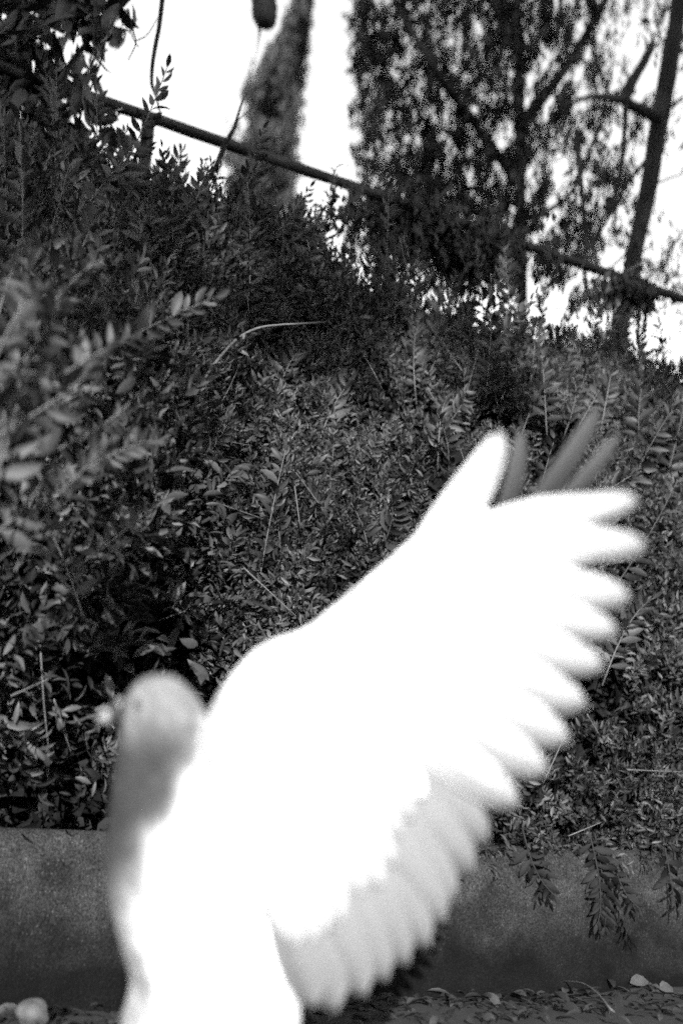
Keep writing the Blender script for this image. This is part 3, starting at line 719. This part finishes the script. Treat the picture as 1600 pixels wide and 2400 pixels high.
# head pale grey, neck dark grey, breast and belly whitening, wing shoulder white
g = np.interp(Y + pn, (1580, 1650, 1700, 1760, 1880, 1960, 2040, 2150, 2300, 2600, 2660), (.14, .155, .08, .032, .026, .036, .085, .16, .22, .30, .2))
shoulder = 1 / (1 + np.exp(-((X - np.interp(Y, (1500, 1620, 1700, 1800, 1900, 1960, 2050), (480, 515, 500, 480, 420, 350, 330))) + pn) / 22.0)); shoulder *= (Y > 900) & (D < .735)
low = 1 / (1 + np.exp(-((X - 395) + (Y - 2050) * .0 + pn) / 30.0)) / (1 + np.exp(-(Y + pn - 1945) / 22.0))
g = g * (1 - np.maximum(shoulder, low)) + .82 * np.maximum(shoulder, low)
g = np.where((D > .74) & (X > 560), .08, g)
g = np.where(co[:, 2] < .055, .2, g)
at = new.attributes.new('plumage', 'FLOAT', 'POINT'); at.data.foreach_set('value', g.astype(np.float32))

def feather_width(u, tipround, emarg):
    w = (.45 + .55 * min(1, u / .35)) * (max(0.0, 1 - u ** (tipround * 2.2))) ** .5
    return w * (1 - emarg * min(1, max(0, (u - .55) / .2)))

def feather(name, bx, by, db, tx, ty, dt, width, bow, grey0, grey1, roll=0.12, tipround=2.6, emarg=0.0, vane=0.0):
    n = 14; s = np.linspace(0, 1, n)
    b = np.array([bx, by], float); t = np.array([tx, ty], float); ax = t - b; Lp = np.linalg.norm(ax); ax = ax / Lp; pr = np.array([-ax[1], ax[0]])
    V = []; G = []
    for i in range(n):
        u = s[i]; c = b + (t - b) * u + pr * bow * 4 * u * (1 - u); d = db + (dt - db) * u - .004 * math.sin(math.pi * u)
        wprof = feather_width(u, tipround, emarg)
        for e in (-1, -.55, -.06, 0, .06, .55, 1):
            q = c + pr * e * width / 2 * wprof
            dd = d + e * roll * width / 2 * d / F + .0022 * e * e * wprof - (.0007 * (1 - u) if abs(e) < .01 else 0)
            V.append(P(q[0], q[1], dd)); G.append((grey0 + (grey1 - grey0) * max(0, (u - .35) / .65)) * (1 - vane * min(1, max(0.0, u - .2) * 2) * (1.0 if abs(e - .55) < .01 else .35 if e == 1 else .15 if abs(e) < .1 else 0)))
    m_ = 7
    Fc = [(i * m_ + j, i * m_ + j + 1, (i + 1) * m_ + j + 1, (i + 1) * m_ + j) for i in range(n - 1) for j in range(m_ - 1)]
    me = mesh_py(name, np.array(V) - PL, Fc, M_feather)
    at = me.attributes.new('plumage', 'FLOAT', 'POINT'); at.data.foreach_set('value', np.array(G, np.float32))
    return link(name, me, pig)

# near wing, underside towards the camera: ten primaries, ten secondaries
prim = [(955, 1345, 1182, 1012, 98, 14), (1000, 1318, 1508, 1168, 112, -16), (985, 1342, 1528, 1278, 124, -28), (950, 1375, 1488, 1402, 124, -22), (895, 1390, 1458, 1482, 112, -16),
        (870, 1430, 1424, 1566, 112, -14), (845, 1470, 1382, 1656, 112, -12), (820, 1510, 1340, 1740, 112, -10), (795, 1550, 1288, 1815, 112, -8), (770, 1590, 1218, 1890, 112, -6)]
for i, (bx, by, tx, ty, w, bow) in enumerate(prim):
    feather('primary_feather', bx, by, .668 + .0016 * i, tx, ty, .672 + .003 * math.sin(i), w, bow, .80, (.52, .50, .46, .44, .42, .40, .36, .33, .30, .28)[i], .16, 1.9 + .06 * i, (.05, .30, .30, .22, .18, .10, .05, 0, 0, 0)[i], .5)
sec = [(745, 1630, 1146, 1975, 108), (725, 1670, 1112, 2045, 108), (705, 1710, 1068, 2112, 108), (690, 1745, 1046, 2162, 104), (675, 1780, 1008, 2220, 104), (660, 1815, 958, 2262, 104), (645, 1850, 908, 2300, 104),
       (630, 1885, 858, 2336, 104), (615, 1915, 790, 2372, 104), (600, 1940, 735, 2362, 100)]
for i, (bx, by, tx, ty, w) in enumerate(sec):
    feather('secondary_feather', bx, by, .684 + .0012 * i, tx, ty, .686 + .002 * math.sin(i * 1.7), w * 1.22, -8, .30 - .006 * i, .185 - .004 * i, .20, 2.7, 0, .34)
allf = [(p_[0], p_[1], p_[2], p_[3]) for p_ in prim[1:]] + [(s_[0], s_[1], s_[2], s_[3]) for s_ in sec]
for fr, w, dd, nm, sh in ((.66, 100, .664, 'greater_covert', 26), (.42, 96, .660, 'median_covert', 40), (.22, 90, .657, 'lesser_covert', 60)):
    for i, (bx, by, tx, ty) in enumerate(allf):
        ux, uy = tx - bx, ty - by
        f_ = fr if i > 8 else fr * (.72 + .03 * i)
        bk_ = -.10 if i > 4 else .10 - .04 * i
        feather(nm, bx + ux * bk_, by + uy * bk_, dd + .0009 * i, bx + ux * f_ + rng.uniform(-14, 14), by + uy * f_ + rng.uniform(-14, 14), dd + .004 + .0008 * i, w * (.7 + .06 * min(i, 5)), -4, .86, (.30 if i > 9 and fr > .6 else .86), .10, 2.0)
for i, (bx, by, tx, ty) in enumerate([(560, 1690, 690, 1900), (545, 1730, 680, 1970), (530, 1770, 665, 2040), (515, 1810, 640, 2100), (500, 1850, 610, 2140)]):
    feather('axillary_feather', bx, by, .668 + .001 * i, tx, ty, .668 + .001 * i, 110, -4, .86, .86, .08, 2.0)
# far wing seen from above, grey, mostly hidden
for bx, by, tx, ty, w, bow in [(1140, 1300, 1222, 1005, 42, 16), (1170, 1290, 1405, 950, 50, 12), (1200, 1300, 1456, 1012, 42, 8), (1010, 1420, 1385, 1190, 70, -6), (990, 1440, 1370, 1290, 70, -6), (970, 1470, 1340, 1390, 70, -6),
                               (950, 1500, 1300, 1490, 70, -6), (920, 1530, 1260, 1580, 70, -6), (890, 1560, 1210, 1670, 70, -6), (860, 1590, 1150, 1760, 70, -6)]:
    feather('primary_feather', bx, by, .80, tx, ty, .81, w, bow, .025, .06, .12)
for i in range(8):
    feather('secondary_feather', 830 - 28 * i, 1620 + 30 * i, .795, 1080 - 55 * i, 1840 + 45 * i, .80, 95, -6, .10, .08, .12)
# tail, below the frame
for i in range(10):
    e = (i - 4.5) / 4.5
    feather('tail_feather', 620 + 6 * i, 2520 + 5 * i, DB + .012 * e, 930 + 30 * i, 2640 + 6 * i, DB + .05 * e, 90, 4, .6, .3, .1)
# beak, cere, eye
def bump_obj(name, px, py, d, sx, sy, sz, m, ang=0.0):
    bm = bmesh.new(); bmesh.ops.create_uvsphere(bm, u_segments=18, v_segments=12, radius=1)
    c = P(px, py, d); ca, sa = math.cos(ang), math.sin(ang)
    for v_ in bm.verts:
        x, y, z = v_.co; x *= sx; z *= sz
        q = c + _r * (x * ca - z * sa) + _u * (x * sa + z * ca) + _f * (y * sy); v_.co = Vector(q - PL)
    me = bpy.data.meshes.new(name); bm.to_mesh(me); bm.free(); me.materials.append(m)
    for p_ in me.polygons: p_.use_smooth = True
    return link(name, me, pig)
bk = []
for (y0, y1, drop, r) in ((1666, 1682, 6, .0036), (1680, 1688, 2, .0028)):
    pts = [P(302, y0, DB - .006), P(270, y0 + 3, DB - .007), P(245, (y0 + y1) / 2 + 1, DB - .008), P(226, y1 + drop - 6, DB - .009)]
    bk.append(tube(smooth_path(pts, 12), np.interp(np.linspace(0, 1, 12), (0, .6, 1), (r, r * .8, .0008)), 12))
V, Fc = join(bk); ob = link('beak', mesh_py('beak', np.array(V) - PL, Fc, M_body), pig)
bx_ = to_px(np.array(V))[0]; at = ob.data.attributes.new('plumage', 'FLOAT', 'POINT'); at.data.foreach_set('value', np.where(bx_ < 258, .27, .03).astype(np.float32))
M_cere = mat('cere_skin', .26, .6, .08, 0, 200)
bump_obj('cere', 280, 1647, DB - .008, .0026, .004, .0023, M_cere, .5)
bump_obj('eye', 322, 1650, DB - .0155, .0028, .0026, .0028, M_eye)
